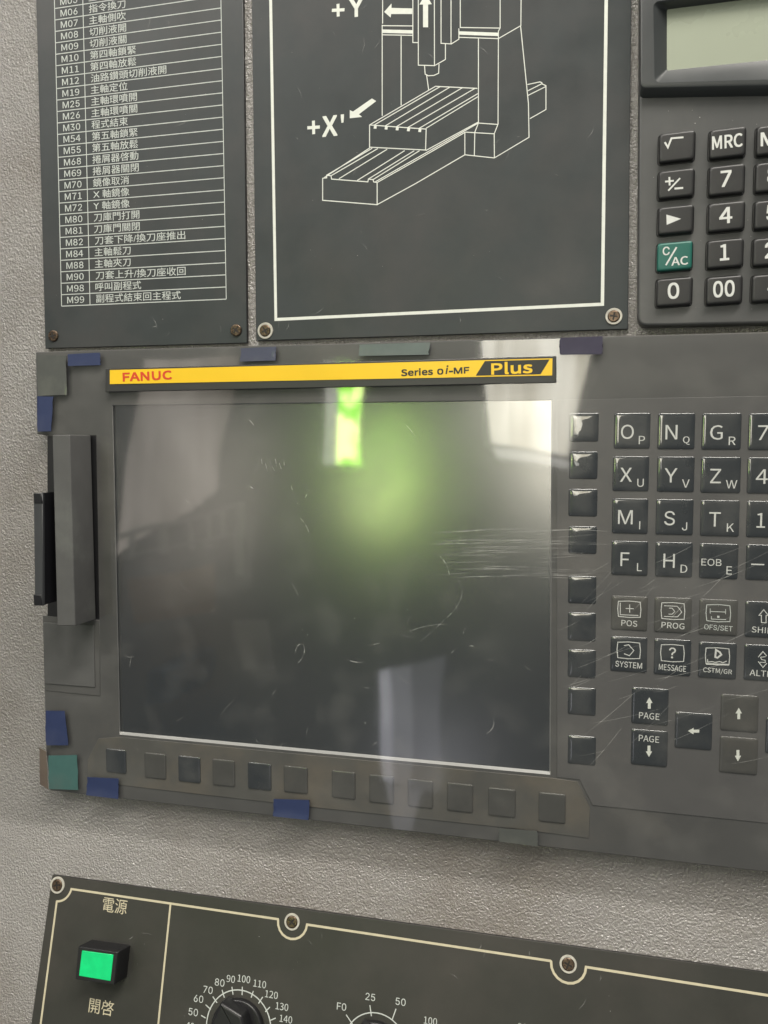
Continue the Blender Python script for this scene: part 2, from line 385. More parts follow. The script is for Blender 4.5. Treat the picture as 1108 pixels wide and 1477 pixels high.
def wear(P, t, x0, y0, x1, y1, h, n, seed):                 # dust specks and hairline scratches on a plate
    rnd = random.Random(seed); V = []; Fc = []
    for i in range(n):
        x, y = rnd.uniform(x0, x1), rnd.uniform(y0, y1); c = P.uv(x, y, h); r = rnd.choice([.06,.08,.1,.14,.2])*mm
        b = len(V); V += [P.pt(c[0]+r*rnd.uniform(.5,1.2)*math.cos(a), c[1]+r*rnd.uniform(.5,1.2)*math.sin(a), h) for a in (0,1.2,2.5,3.8,5)]; Fc.append(tuple(range(b, b+5)))
    finish('dust_specks', V, Fc, M['scratch'], t, smooth=False)['kind'] = 'stuff'
    L = []
    for i in range(n//3):
        x, y = rnd.uniform(x0, x1), rnd.uniform(y0, y1); a = rnd.uniform(0, PI); l = rnd.uniform(4, 22); L.append(([(x, y), (x+l*.5*math.cos(a)+1, y+l*.5*math.sin(a)), (x+l*math.cos(a+.1), y+l*math.sin(a+.1))], rnd.uniform(.4,.8), False))
    strokes('hairline_scratches', P, L, h+.02*mm, M['scuff'], t, True)['kind'] = 'stuff'
# ------------------------------------------------------------------ plate with the list of machine codes
HP = 2.2*mm
def code_plate():
    t = thing('code_list_plate', 'dark grey plate listing machine codes with Chinese descriptions in a white ruled table', 'plate', P1.pt(*P1.uv(210, 250)))
    slab('plate', P1, px_poly(P1, [(50.3,-66),(349.7,-74),(356.5,494.5),(65.5,502.5)], HP), .3*mm, HP, M['plate'], t, bevel=.25*mm, edge=M['plate_edge'])
    hi = HP+.06*mm
    yl = lambda r: 441.6-16.51*r                      # rows counted up from the bottom rule, left and right ends
    yr = lambda r: 431.4-17.50*r
    xl = lambda y: 79.3+(y-28)*9.7/413; xm = lambda y: 119.6+(y)*10.4/438; xr = lambda y: 319+(y-11)*7.5/420
    lines = []
    for r in range(0, 31):
        a, b = yl(r), yr(r); lines.append(([(xl(a), a), (xr(b), b)], 1.05, False))
    for f, ya, yb in ((xl, yl(0), yl(30)), (xr, yr(0), yr(30))): lines.append(([(f(ya), ya), (f(yb), yb)], 1.05, False))
    ym = lambda r: yl(r)+(yr(r)-yl(r))*.17
    lines.append(([(xm(ym(0)), ym(0)), (xm(ym(30)), ym(30))], 1.05, False))
    strokes('table_rules', P1, lines, hi, M['ink_dim'], t)
    rows = [('M99','副程式結束回主程式',260),('M98','呼叫副程式',203.5),('M90','刀套上升/換刀座收回',267),('M88','主軸夾刀',188.5),('M84','主軸鬆刀',188.5),
        ('M82','刀套下降/換刀座推出',266.5),('M81','刀庫門關閉',201.5),('M80','刀庫門打開',201),('M72','Y 軸鏡像',187),('M71','X 軸鏡像',186.5),('M70','鏡像取消',186),
        ('M69','捲屑器關閉',200),('M68','捲屑器啓動',199.5),('M55','第五軸放鬆',199),('M54','第五軸鎖緊',198.5),('M30','程式結束',184.5),('M26','主軸環噴關',198),
        ('M25','主軸環噴開',197.5),('M19','主軸定位',184),('M12','油路鑽頭切削液開',239.5),('M11','第四軸放鬆',196.5),('M10','第四軸鎖緊',196),('M09','切削液關',182.5),
        ('M08','切削液開',182),('M07','主軸側吹',181.5),('M06','指令換刀',181),('M05','主軸停止',180.5),('M04','主軸反轉',180),('M03','主軸正轉',180)]
    for r, (code, tx, xe) in enumerate(rows):
        y0 = (yl(r)+yl(r+1))/2; x0 = xl(y0); f = lambda x: y0 + ((yr(r)+yr(r+1))/2-y0)*(x-x0)/(xr(y0)-x0)
        sl = -math.atan(((yr(r)+yr(r+1))/2-y0)/(xr(y0)-x0)) * 1.0
        cx = x0+20.5
        a, b = P1.uv(x0, f(x0), hi), P1.uv(xr(y0), f(xr(y0)), hi); rot = math.atan2(b[1]-a[1], b[0]-a[0])
        lettering('code_number', P1, [(code, cx, f(cx), 24.5, 9.6, 0.006, 0, rot)], hi+.03*mm, M['ink_dim'], t)
        xs = xm(y0)+8.0; c2 = (xs+xe)/2
        lettering('code_description', P1, [(tx, c2, f(c2)-.3, xe-xs, 12.2, 0.004, 0, rot)], hi+.03*mm, M['ink_dim'], t)
    wear(P1, t, 70, 5, 345, 490, hi+.12*mm, 40, 3)
    screw(P1, 77.5, 484.5, 7, HP, t, turn=.2); screw(P1, 341, 476.5, 8, HP, t, turn=.9)
code_plate()

# ------------------------------------------------------------------ plate with the axis diagram
def diagram_plate():
    t = thing('axis_diagram_plate', 'dark grey plate with white line drawing of a milling machine and axis arrows', 'plate', P1.pt(*P1.uv(640, 240)))
    slab('plate', P1, px_poly(P1, [(362.2,-70),(911.8,-88),(906,474.5),(369.5,491.5)], HP), .3*mm, HP, M['plate'], t, bevel=.25*mm, edge=M['plate_edge'])
    hi = HP+.06*mm
    strokes('border_line', P1, [([(389.5,-60),(398,460.8),(869,438.8),(875.5,-76)], 4.1, True)], hi, M['ink'], t)
    D = [
     [(552,-20),(552,34)],[(551.4,36),(551.4,167)],[(578.7,52),(578.7,152)],[(551,37),(595.6,37.4)],[(551,50.2),(595.6,51)],
     [(595.6,-20),(595.6,61.3),(603.4,61.5)],[(603.5,-20),(603.5,94),(627,94.7)],[(626.6,-20),(626.8,94.7),(642.6,85.8),(642.6,63)],
     [(612.5,94.7),(613.4,107),(618,109.3),(626,108.8),(632.8,105.7),(633.4,92.3)],[(615.5,108.7),(618.5,130)],
     [(636.3,-20),(636.3,62.5),(651.2,63.4),(662,56.6),(662,41)],[(650.7,-20),(650.7,63)],[(664,-20),(664,40)],
     [(663.4,39.6),(721.5,40.5)],[(662,53.8),(719,55.7)],[(721.5,-20),(721.5,40.5),(719,45),(719,55.7),(718.5,179)],
     [(690.2,55),(690.2,177.5)],[(751.9,-20),(751.4,37.2)],[(719,55.7),(751,37.2),(762.3,149),(763.2,198),(713.2,227.8),(670.6,223.3),(670.6,190.6)],
     [(690.2,177.5),(718,179.5)],[(690,178),(685,190.8),(684.3,224.5)],[(718.5,179),(713,193),(713.2,227.8)],[(671,190.6),(713,193)],
     [(760.8,122),(778.7,118.2),(781.7,119.2),(781.9,121),(787.6,123.6),(787.6,158),(764.4,171.2)],[(761.4,131),(782,120.6)],[(761.7,137.6),(787,125)],
     [(533.2,180.2),(533.2,212.3),(614,216.4),(614.8,186)],[(533.2,180.2),(614.8,186.2)],[(533.2,180.2),(628.3,124.5),(688.7,127.5)],
     [(539.5,180.6),(635,124.9)],[(555.5,181.8),(649.1,125.7)],[(571.5,183),(667,126.6)],[(588,184.2),(685,127.6)],[(604.5,185.3),(689.5,135)],[(614.4,185.2),(689.5,139.5)],
     [(614.3,217.2),(689.6,176.3)],
     [(465.5,257),(465.5,288.9),(544.1,295.2),(544.1,263.3)],[(465.5,257),(471.3,256.5),(471.3,252.7),(477.6,253.5),(478.4,258.3),(530.7,262.3),(531.5,258.3),(538.3,259),(539,262.3),(544.1,263.3)],
     [(468,256),(533.3,213.5)],[(471.3,252.7),(537,213.8)],[(477.6,253.5),(545,214.3)],[(489,257.8),(558.5,215.3)],[(515.5,260.3),(583.8,217.3)],
     [(531.5,258.3),(597.7,217.4)],[(538.3,259),(605.2,217.4)],[(541.5,262.3),(690,177.5)],[(544.1,263.3),(600,231.7),(671,190.8)],[(544.1,295.2),(600,264.6),(670.6,223.3)],
    ]
    o = [(p, 1.25, False) for p in D]
    o += [([(551,45),(595.6,46)], 4.6, False), ([(662.5,47.6),(719,49.6)], 4.6, False), ([(688,130.5),(633,160.5)], .01, False)]
    for x, y in ((541.3,183.3),(557.2,184.5),(573.1,185.7),(589.3,187),(605.7,188.2)): o.append(([(x-2,y),(x+2,y+.3)], 4, False))
    strokes('machine_drawing', P1, o, hi, M['ink'], t)
    a = lambda p: [(x/3.957+350, y/3.957) for x, y in p]
    for nm, p in (('axis_arrow', a([(738,562),(763,577),(664,652),(682,667),(612,675),(612,628),(630,637)])),
                  ('axis_arrow', a([(808,68),(850,20),(850,45),(968,48),(968,80),(848,80),(845,100)])),
                  ('axis_arrow', [(610.3,39.3),(617.6,39.3),(617.6,6.5),(623,6),(614,-9),(605,6.5),(610.3,6.5)])):
        q = px_poly(P1, p, hi); q = ccw(q); V = [P1.pt(u, v, hi) for u, v in q]
        fs = [tuple(f) for f in tessellate_polygon([[Vector((u, v, 0)) for u, v in q]])]; finish(nm, V, fs, M['ink'], t, smooth=False)
    lettering('axis_letters', P1, [('Y', 514, 9, 25, 31, .025)], hi, M['ink'], t)
    lettering('axis_letters', P1, [('X', 475.8, 181.8, 22, 30, .025), ("'", 494, 171, 4.6, 12, .02)], hi, M['ink'], t)
    strokes('plus_sign', P1, [([(478.8,15),(497,14)], 4.2, False), ([(487.6,5.5),(488,23.8)], 4.2, False)], hi+.02*mm, M['ink'], t)
    strokes('plus_sign', P1, [([(443.4,184.4),(461.4,183.2)], 4.2, False), ([(452.2,174),(452.6,193.5)], 4.2, False)], hi+.02*mm, M['ink'], t)
    wear(P1, t, 372, 5, 900, 470, hi+.12*mm, 80, 5)
    screw(P1, 383, 477, 8, HP, t, ring=1.38, turn=.5); screw(P1, 885.5, 456.3, 9, HP, t, ring=1.38, turn=1.4)
diagram_plate()

# ------------------------------------------------------------------ calculator
def calculator():
    t = thing('pocket_calculator', 'dark grey pocket calculator with green clear key mounted at upper right', 'calculator', P1.pt(*P1.uv(1050, 300)))
    hb, hh = 7*mm, 12*mm
    slab('body', P1, rounded(px_poly(P1, [(922.5,-90),(1330,-110),(1330,462),(919.5,470.5)], hb), 4.5*mm, 6), .3*mm, hb, M['calc'], t, bevel=1.2*mm, seg=4)
    n = 5
    o0 = rounded(px_poly(P1, [(922.8,-86),(1328,-106),(1328,136),(922.8,143)], hb-.4*mm), 2*mm, n)
    o1 = rounded(px_poly(P1, [(925.5,-80),(1325,-100),(1325,117),(925.5,125)], hh), 2*mm, n)
    r1 = rounded(px_poly(P1, [(944,4),(1315,-42),(1315,107),(946,117.5)], hh), 2.2*mm, n)
    r2 = rounded(px_poly(P1, [(962,13.6),(1305,-30),(1305,66),(962,101.5)], 7.6*mm), .8*mm, n)
    mid = [((a[0]*.45+b[0]*.55), (a[1]*.45+b[1]*.55)) for a, b in zip(o0, o1)]
    hd = frame('display_hood', P1, [(o0, hb-.5*mm), (mid, hb+3.6*mm), (inset(o1, -.3*mm), hh-.3*mm), (inset(o1, .5*mm), hh), (inset(r1, -.5*mm), hh), (r1, hh-.4*mm), (inset(r2, -.25*mm), 7.9*mm), (r2, 7.5*mm), (r2, 7.2*mm)], M['calc_dark'], t)
    sheets('display', P1, [inset(r2, -.3*mm)], 7.45*mm, M['lcd'], t)
    K = [('root',951,190,1002,232),('MRC',1023.8,184.5,1075.5,226.5),('M-',1091.5,179.5,1144,221.5),
         ('pm',950,244.5,1001,284.5),('7',1022.8,238,1074,280),('8',1090,233,1142,275),
         ('play',949.6,297,1000,336.5),('4',1021.8,291.5,1074,332.5),('5',1088.5,288,1140.5,328.5),
         ('cac',948,349,998.5,389.5),('1',1020.3,345.2,1072,385.6),('2',1086.5,342.5,1138,382),
         ('0',947,401,998,440.7),('00',1019,398.4,1070.4,437.7),('.',1085,395.5,1136,434)]
    hk = hb+3.0*mm
    for s, x0, y0, x1, y1 in K:
        q = box_px(P1, x0, y0, x1, y1, hk); sk = .055*(q[1][0]-q[0][0]); q = [(q[0][0],q[0][1]-sk*.3),(q[1][0],q[1][1]+sk*.4),(q[2][0],q[2][1]+sk*.4),(q[3][0],q[3][1]-sk*.3)]
        cen = (sum(a[0] for a in q)/4, sum(a[1] for a in q)/4)
        low = [(cen[0]+(a[0]-cen[0])*1.03, cen[1]+(a[1]-cen[1])*1.04) for a in q]
        k = pillow('key', P1, q, 1.3*mm, hb-1*mm, hk, 1.1*mm, .8*mm, M['calc_green'] if s == 'cac' else M['calc_key'], t)
        if s == 'cac': k['label'] = 'dark green clear key'
        well = rounded(low, 1.5*mm, 4)
        frame('key_gap', P1, [(inset(well, -.35*mm), hb+.02*mm), (inset(well, -.1*mm), hb+.25*mm), (well, hb+.05*mm)], M['black'], k)
        hl = hk+.05*mm; cx, cy = (x0+x1)/2, (y0+y1)/2; rot = .035
        if s == 'root': strokes('legend', P1, [([(959,205),(963.5,212.5),(968.5,199.5),(986,198)], 2.6, False)], hl, M['ink_key'], k)
        elif s == 'pm': 
            strokes('legend', P1, [([(959.5,262),(972,260.6)], 2.6, False), ([(965.6,255.3),(966,267.5)], 2.6, False)], hl, M['ink_key'], k)
            strokes('legend', P1, [([(964,275),(981,257)], 2.4, False), ([(973,272),(985.5,271)], 2.8, False)], hl+.02*mm, M['ink_key'], k)
        elif s == 'play': sheets('legend', P1, [px_poly(P1, [(961.3,309.5),(961.8,324.3),(982.5,315.6)], hl)], hl, M['ink_key'], k)
        elif s == 'cac':
            lettering('legend', P1, [('C', 961, 362, 10, 12.5, .02, 0, rot), ('AC', 980.5, 376.3, 24, 12.5, .02, 0, rot)], hl, M['ink_key'], k)
            strokes('legend', P1, [([(960.5,382.5),(976,356.5)], 2.4, False)], hl+.02*mm, M['ink_key'], k)
        elif s == '.': lettering('legend', P1, [('.', 1110, 417, 6, 6, 0)], hl, M['ink_key'], k)
        else:
            w, hgt = {'MRC': (44,20), 'M-': (40,20), '00': (31,24)}.get(s, (None, 23.5))
            lettering('legend', P1, [(s, cx-(.5 if len(s) > 1 else 1), cy-1.5, w, hgt, .022, 0, rot)], hl, M['ink_key'], k)
    polys = []
    for i in range(60):
        x, y = random.uniform(930,1105), random.uniform(20,460); c = P1.uv(x, y, hb); r = random.choice([.08,.1,.12,.2])*mm
        if 60 < y < 140 or y > 185 and random.random() < .4: continue
        polys.append([(c[0]+r*math.cos(a), c[1]+r*math.sin(a)*random.uniform(.6,1.2)) for a in (0,1.2,2.5,3.8,5)])
    V = []; Fc = []
    for p in polys:
        y = 0; b = len(V); on = p[0][1] > P1.uv(1000, 110, hb)[1]
        V += [P1.pt(u, v, (7.52 if on else 7.06)*mm) for u, v in p]; Fc.append(tuple(range(b, b+5)))
    finish('dust_specks', V, Fc, M['dust'], t, smooth=False)['kind'] = 'stuff'
calculator()

# ------------------------------------------------------------------ display and keypad unit
HU = 7*mm
def control_unit():
    t = thing('control_display_unit', 'charcoal machine control unit with blank screen, yellow name strip and letter keypad', 'control unit', P1.pt(*P1.uv(600, 800)))
    out = px_poly(P1, [(51,507.5),(1280,474),(1280,1278),(72,1140.5),(66,1080),(61,893),(68.5,885),(68,628),(53,626)], HU)
    scr = px_poly(P1, [(162,584),(797,576),(794,1117.5),(172.5,1059.5)], HU)
    # the front of the housing, with a real opening for the screen
    top = inset(out[::-1], .5*mm)[::-1]; scr0 = scr; n = len(out)
    V = [P1.pt(u, v, HU) for u, v in top]+[P1.pt(u, v, HU) for u, v in scr]
    Fc = [(0,n,n+1,1), (1,n+1,n+2,2), (2,n+2,n+3,3)]
    left = [3,n+3,n,0,8,7,6,5,4]
    Fc += [tuple(left[i] for i in f) for f in tessellate_polygon([[Vector(((top+scr)[i][0], (top+scr)[i][1], 0)) for i in left]])]
    k = len(V); V += [P1.pt(u, v, HU-.5*mm) for u, v in out]+[P1.pt(u, v, .4*mm) for u, v in out]
    for i in range(n): j = (i+1) % n; Fc += [(i, j, k+j, k+i), (k+i, k+j, k+n+j, k+n+i)]
    scr = ccw(scr)
    finish('housing', V, Fc, M['unit'], t, smooth=False)
    # screen: rim sloping in, then the matte pane a little down and tipped back at the top
    in1 = px_poly(P1, [(163.5,585.5),(795.5,577.5),(792.5,1112.5),(174,1055)], HU-1.4*mm)
    frame('screen_rim', P1, [(scr, HU), (ccw(in1), HU-1.3*mm)], M['lip'], t)
    sheets('screen', P1, [inset(ccw(in1), -.6*mm)], HU-1.6*mm, M['glass'], t)
    # name strip
    hn = HU+2.9*mm
    ns = slab('name_strip', P1, px_poly(P1, [(152,532),(802.5,513.5),(802.5,552),(152,565.5)], hn), HU, hn, M['strip_frame'], t, bevel=.3*mm)
    ly = slab('yellow_label', P1, px_poly(P1, [(158.5,533.8),(797,516.8),(796.5,541.5),(158.5,554)], hn+.25*mm), hn-.1*mm, hn+.25*mm, M['yellow'], ns)
    hl = hn+.32*mm; rt = .022
    def lab(n, items, m, dh=0): lettering(n, P1, items, hl+dh, m, ns)
    lab('maker_name', [('FANUC', 212.2, 542.4, 71, 13.2, .045, 0, rt)], M['red'])
    lab('series_name', [('Series', 601.5, 536.6, 46, 10.5, .04, 0, rt), ('0', 635.2, 536, 9, 8.8, .05, 0, rt), ('i', 644.8, 533.2, 4.4, 12.6, .03, .18, rt), ('-', 650.6, 535.8, 6, 2.4, .02, 0, rt), ('MF', 665.8, 534.3, 22.5, 9.4, .045, 0, rt)], M['blackink'])
    sheets('black_badge', P1, [px_poly(P1, [(686.2,541.9),(699.5,520.8),(793,518.4),(779.8,539.8)], hl)], hl, M['blackink'], ns)
    lab('badge_word', [('Plus', 738.2, 530.6, 59.5, 18, .035, 0, rt)], M['yellow'], .05*mm)
    # keypad membrane and soft key strip
    hm = HU+.35*mm
    slab('keypad_membrane', P1, px_poly(P1, [(803.5,577),(1270,568),(1270,1204),(855,1161.5),(836,1124.5),(803.5,1121)], hm), HU-.2*mm, hm, M['membrane'], t, bevel=.12*mm)
    slab('soft_key_membrane', P1, px_poly(P1, [(142,1065.5),(172,1063),(798,1122.5),(833,1127.5),(851,1165),(849.5,1209),(740,1195),(448,1164),(170,1132),(127,1121),(126.5,1096)], hm), HU-.2*mm, hm, M['strip'], t, bevel=.12*mm)
    hk = HU+1.0*mm
    def key(x0, y0, x1, y1, m='key', dome=.50, bev=2.2, r=1.0):
        return pillow('key', P1, box_px(P1, x0, y0, x1, y1, hk), r*mm, HU, hk, bev*mm, dome*mm, M[m], t)
    soft = [(152.7,1081,181.3,1115),(208.3,1087,238.8,1123),(257,1091.4,288.5,1128.5),(306.4,1096.3,338.3,1133.7),(357.4,1101,390.9,1139),(409.2,1106,443.4,1144),
            (478.4,1113,512.2,1152),(532.7,1119,567.8,1159),(588,1125.4,624.3,1165),(644.8,1130.6,682,1171),(704.2,1137.7,743.5,1178),(777,1144.5,815.6,1186.5)]
    for i, b in enumerate(soft):
        k = key(*b, m='key' if i in (0,2,4) else 'key_worn', dome=.3, bev=.9); k.name = 'soft_key'
    for b in [(821,595.4,863.5,637),(820.7,651,862,691),(820,705,861.6,745),(820,759,860.8,799),(819.4,831,860,871),(819,883.6,859.4,925),(819,937,859.4,978),(819,992,859.4,1032),(819,1062,859.4,1103.5)]:
        key(*b, dome=.62, bev=3.2).name = 'soft_key'
    rows = [(595.6,647,[('O','P',885.7,938),('N','Q',948.8,1002.4),('G','R',1012.4,1069.3),('7','A',1079.6,1137)],(0,.2,.2,.2)),
            (658,708.5,[('X','U',883.8,936),('Y','V',948,1001.6),('Z','W',1011,1068.5),('4','[',1078,1135)],(0,.5,1.2,1.7)),
            (719,769.8,[('M','I',883,934.7),('S','J',946,1000),('T','K',1010.5,1066.6),('1',',',1077,1133)],(0,1.2,2.5,3.7)),
            (780.4,830,[('F','L',882,934.5),('H','D',945.3,999),('EOB','E',1009,1064.7),('-','+',1076,1132)],(0,1.8,3.7,5.4))]
    he = hk+.05*mm
    for y0, y1, ks, dy in rows:
        for (a, b, x0, x1), d in zip(ks, dy):
            k = key(x0, y0+d, x1, y1+d+(x0-883)*.010)
            w = x1-x0; hy = y1-y0+(x0-883)*.01; yy = y0+d
            it = [(a, x0+w*(.37 if a != 'EOB' else .31), yy+hy*.53, None if a != 'EOB' else 29, hy*.40 if a != 'EOB' else 10, 0)] if a != '-' else [('-', x0+17, yy+hy*.55, 19, 1.9)]
            if b not in '[,': it.append((b, x0+w*.77, yy+hy*.76, None, hy*.23, 0))
            V = lettering('legend', P1, it, he, M['ink_key'], k)
    fun = [('POS',881.7,860,934,909.4),('PROG',944,862,997.5,913),('OFS/SET',1008.4,864.7,1064,916.7),('SHIFT',1074.7,868,1131,920),
           ('SYSTEM',880.6,918.8,933.4,969.5),('MESSAGE',943.4,922.4,996.7,974.3),('CSTM/GR',1007.6,927,1062.5,979),('ALTER',1073.4,930.5,1130,982.5)]
    for s, x0, y0, x1, y1 in fun:
        k = key(x0, y0, x1, y1, m='key_worn' if s in ('POS','PROG','OFS/SET') else 'key'); w, hh = x1-x0, y1-y0; cx = x0+w*.5
        dim = M['ink_dim'] if s == 'OFS/SET' else M['ink_key']
        tw = {'POS':.44,'PROG':.62,'OFS/SET':.74,'SHIFT':.66,'SYSTEM':.73,'MESSAGE':.74,'CSTM/GR':.76,'ALTER':.72}[s]
        lettering('legend', P1, [(s, cx, y0+hh*.79, w*tw, 8.6, .006, 0, -.03)], he, dim, k)
        f = lambda a, b: (x0+w*a, y0+hh*b+(a-.5)*2.2)
        L = []
        if s not in ('SHIFT','ALTER'):
            L.append(([f(.20,.16),f(.5,.14),f(.80,.16),f(.82,.38),f(.80,.60),f(.5,.62),f(.20,.60),f(.18,.38)], 1.2, True))
        if s == 'POS': L += [([f(.25,.2),f(.25,.55),f(.75,.55)],1.1,False),([f(.40,.36),f(.62,.36)],1.2,False)]; L2 = [([f(.51,.24),f(.51,.48)],1.2,False)]
        elif s == 'PROG': L += [([f(.26,.24),f(.62,.24),f(.74,.40),f(.62,.54),f(.26,.54)],1.1,False),([f(.40,.30),f(.48,.30),f(.55,.39),f(.48,.47),f(.38,.47)],1.1,False)]; L2 = []
        elif s == 'OFS/SET': L += [([f(.28,.34),f(.70,.34)],1.2,False),([f(.32,.47),f(.32,.55),f(.70,.55)],1.1,False)]; L2 = [([f(.29,.26),f(.29,.40)],1.0,False),([f(.69,.26),f(.69,.40)],1.0,False),([f(.47,.48),f(.53,.48)],3.2,False)]
        elif s == 'SYSTEM': L += [([f(.37,.25),f(.50,.22),f(.64,.38),f(.52,.53),f(.37,.48)],1.2,False)]; L2 = []
        elif s == 'MESSAGE': L2 = []
        elif s == 'CSTM/GR': L += [([f(.24,.47),f(.24,.55),f(.36,.53),f(.44,.55),f(.56,.52),f(.64,.55),f(.74,.50)],1.3,False),([f(.20,.60),f(.80,.60)],2.4,False)]; L2 = [([f(.46,.20),f(.56,.26),f(.60,.33),f(.50,.42),f(.44,.40)],2.6,True)]
        elif s == 'SHIFT': L += [([f(.42,.58),f(.42,.38),f(.36,.38),f(.48,.22),f(.60,.38),f(.54,.38),f(.54,.58)],1.2,True)]; L2 = []
        else: L += [([f(.36,.34),f(.48,.18),f(.58,.30)],1.2,False),([f(.36,.46),f(.48,.62),f(.58,.50)],1.2,False)]; L2 = [([f(.55,.32),f(.42,.34),f(.44,.40),f(.54,.42),f(.54,.48),f(.40,.48)],1.1,False)]
        strokes('legend', P1, L, he+.03*mm, dim, k)
        if L2: strokes('legend', P1, L2, he+.05*mm, dim, k)
        if s == 'MESSAGE': lettering('legend', P1, [('?', cx, y0+hh*.375, 10, 15.5, .004)], he+.03*mm, dim, k)
    def arrow(k, cx, cy, d, ln=16.5, w=4.2):
        ex = Vector(d); ey = Vector((-ex.y, ex.x)); p = []
        for a, b in ((-.5,-.5),(.0,-.5),(.0,-1.1),(.5,0),(.0,1.1),(.0,.5),(-.5,.5)): q = Vector((cx, cy))+ex*a*ln+ey*b*w; p.append((q.x, q.y))
        q = ccw(px_poly(P1, p, he)); V = [P1.pt(u, v, he) for u, v in q]; n = 7
        fs = [tuple(f) for f in tessellate_polygon([[Vector((u, v, 0)) for u, v in q]])]; finish('legend', V, fs, M['ink'], k, smooth=False)
    k = key(911,992.8,964,1045.3); arrow(k, 936.7, 1014, (0,-1)); lettering('legend', P1, [('PAGE', 936.5, 1032.7, 29.5, 9.3, .006, 0, -.02)], he, M['ink_key'], k)
    k = key(910.4,1053.4,963,1105); arrow(k, 936.2, 1083.7, (0,1)); lettering('legend', P1, [('PAGE', 936.2, 1065.6, 29.5, 9.3, .006, 0, -.02)], he, M['ink_key'], k)
    k = key(973.7,1028.5,1027.3,1080.8); arrow(k, 1000.5, 1054.5, (-1,-.02))
    k = key(1039.5,1002.8,1094,1055.6, m='key_worn'); arrow(k, 1065.7, 1029, (0,-1))
    k = key(1038,1064,1093,1116.5, m='key_worn'); arrow(k, 1064.5, 1090, (0,1))
    k = key(1104.5,1036.5,1159,1089); arrow(k, 1132, 1063, (1,.02))
    # card slot: dark opening, the hinged door standing open, and the port cover below it
    slab('slot_opening', P1, px_poly(P1, [(68.5,629),(139,627.5),(143.5,893),(69,889)], HU+.1*mm), HU-.3*mm, HU+.1*mm, M['black'], t)
    hc = HU+.8*mm
    slab('port_frame', P1, px_poly(P1, [(61.5,888),(143.5,895),(144.5,1004),(64.5,996)], HU+.3*mm), HU-.2*mm, HU+.3*mm, M['unit'], t, bevel=.15*mm)
    slab('port_cover', P1, rounded(px_poly(P1, [(62.5,898),(135,901.5),(137,991.5),(65,986)], hc), .5*mm, 3), HU, hc, M['bar'], t, bevel=.2*mm)
    base_r, base_b = P1.uv(132.5, 627.5, HU+.2*mm), P1.uv(136, 890.5, HU+.2*mm)
    # height of the open door: its near right edge shows at x = 101 in the photo
    hd = HU
    while hd < .06 and P1.uv(100.5, 627, hd)[0] < base_r[0]: hd += .1*mm
    q = px_poly(P1, [(75.5,627.2),(100.8,627.2),(109,903),(82.5,903)], hd)
    door = slab('slot_door', P1, rounded(q, .5*mm, 2), HU+1.6*mm, hd, M['bar'], t, bevel=.45*mm, seg=2)
    return hd
HD = control_unit()

# ------------------------------------------------------------------ memory card adapter standing in the slot
def card():
    he = HD+3.5*mm
    q = px_poly(P1, [(49,713),(60.5,711),(61.5,873),(51,873)], he)
    t = thing('memory_card_adapter', 'black memory card adapter sticking out of the open slot at left edge', 'card adapter', P1.pt(*q[0], HU))
    slab('card', P1, q, HU-.2*mm, he-1*mm, M['card'], t, bevel=.2*mm)
    q2 = inset(ccw(q), -.25*mm)
    slab('grip_end', P1, q2, he-1.6*mm, he, M['card_end'], t, bevel=.35*mm)
    for a, b in ((711.5,726),(858,873.5)):
        q3 = px_poly(P1, [(48,a),(59.5,a),(60.5,b),(49,b)], he+.4*mm); slab('end_clip', P1, q3, he-3*mm, he+.4*mm, M['card'], t, bevel=.3*mm)
card()

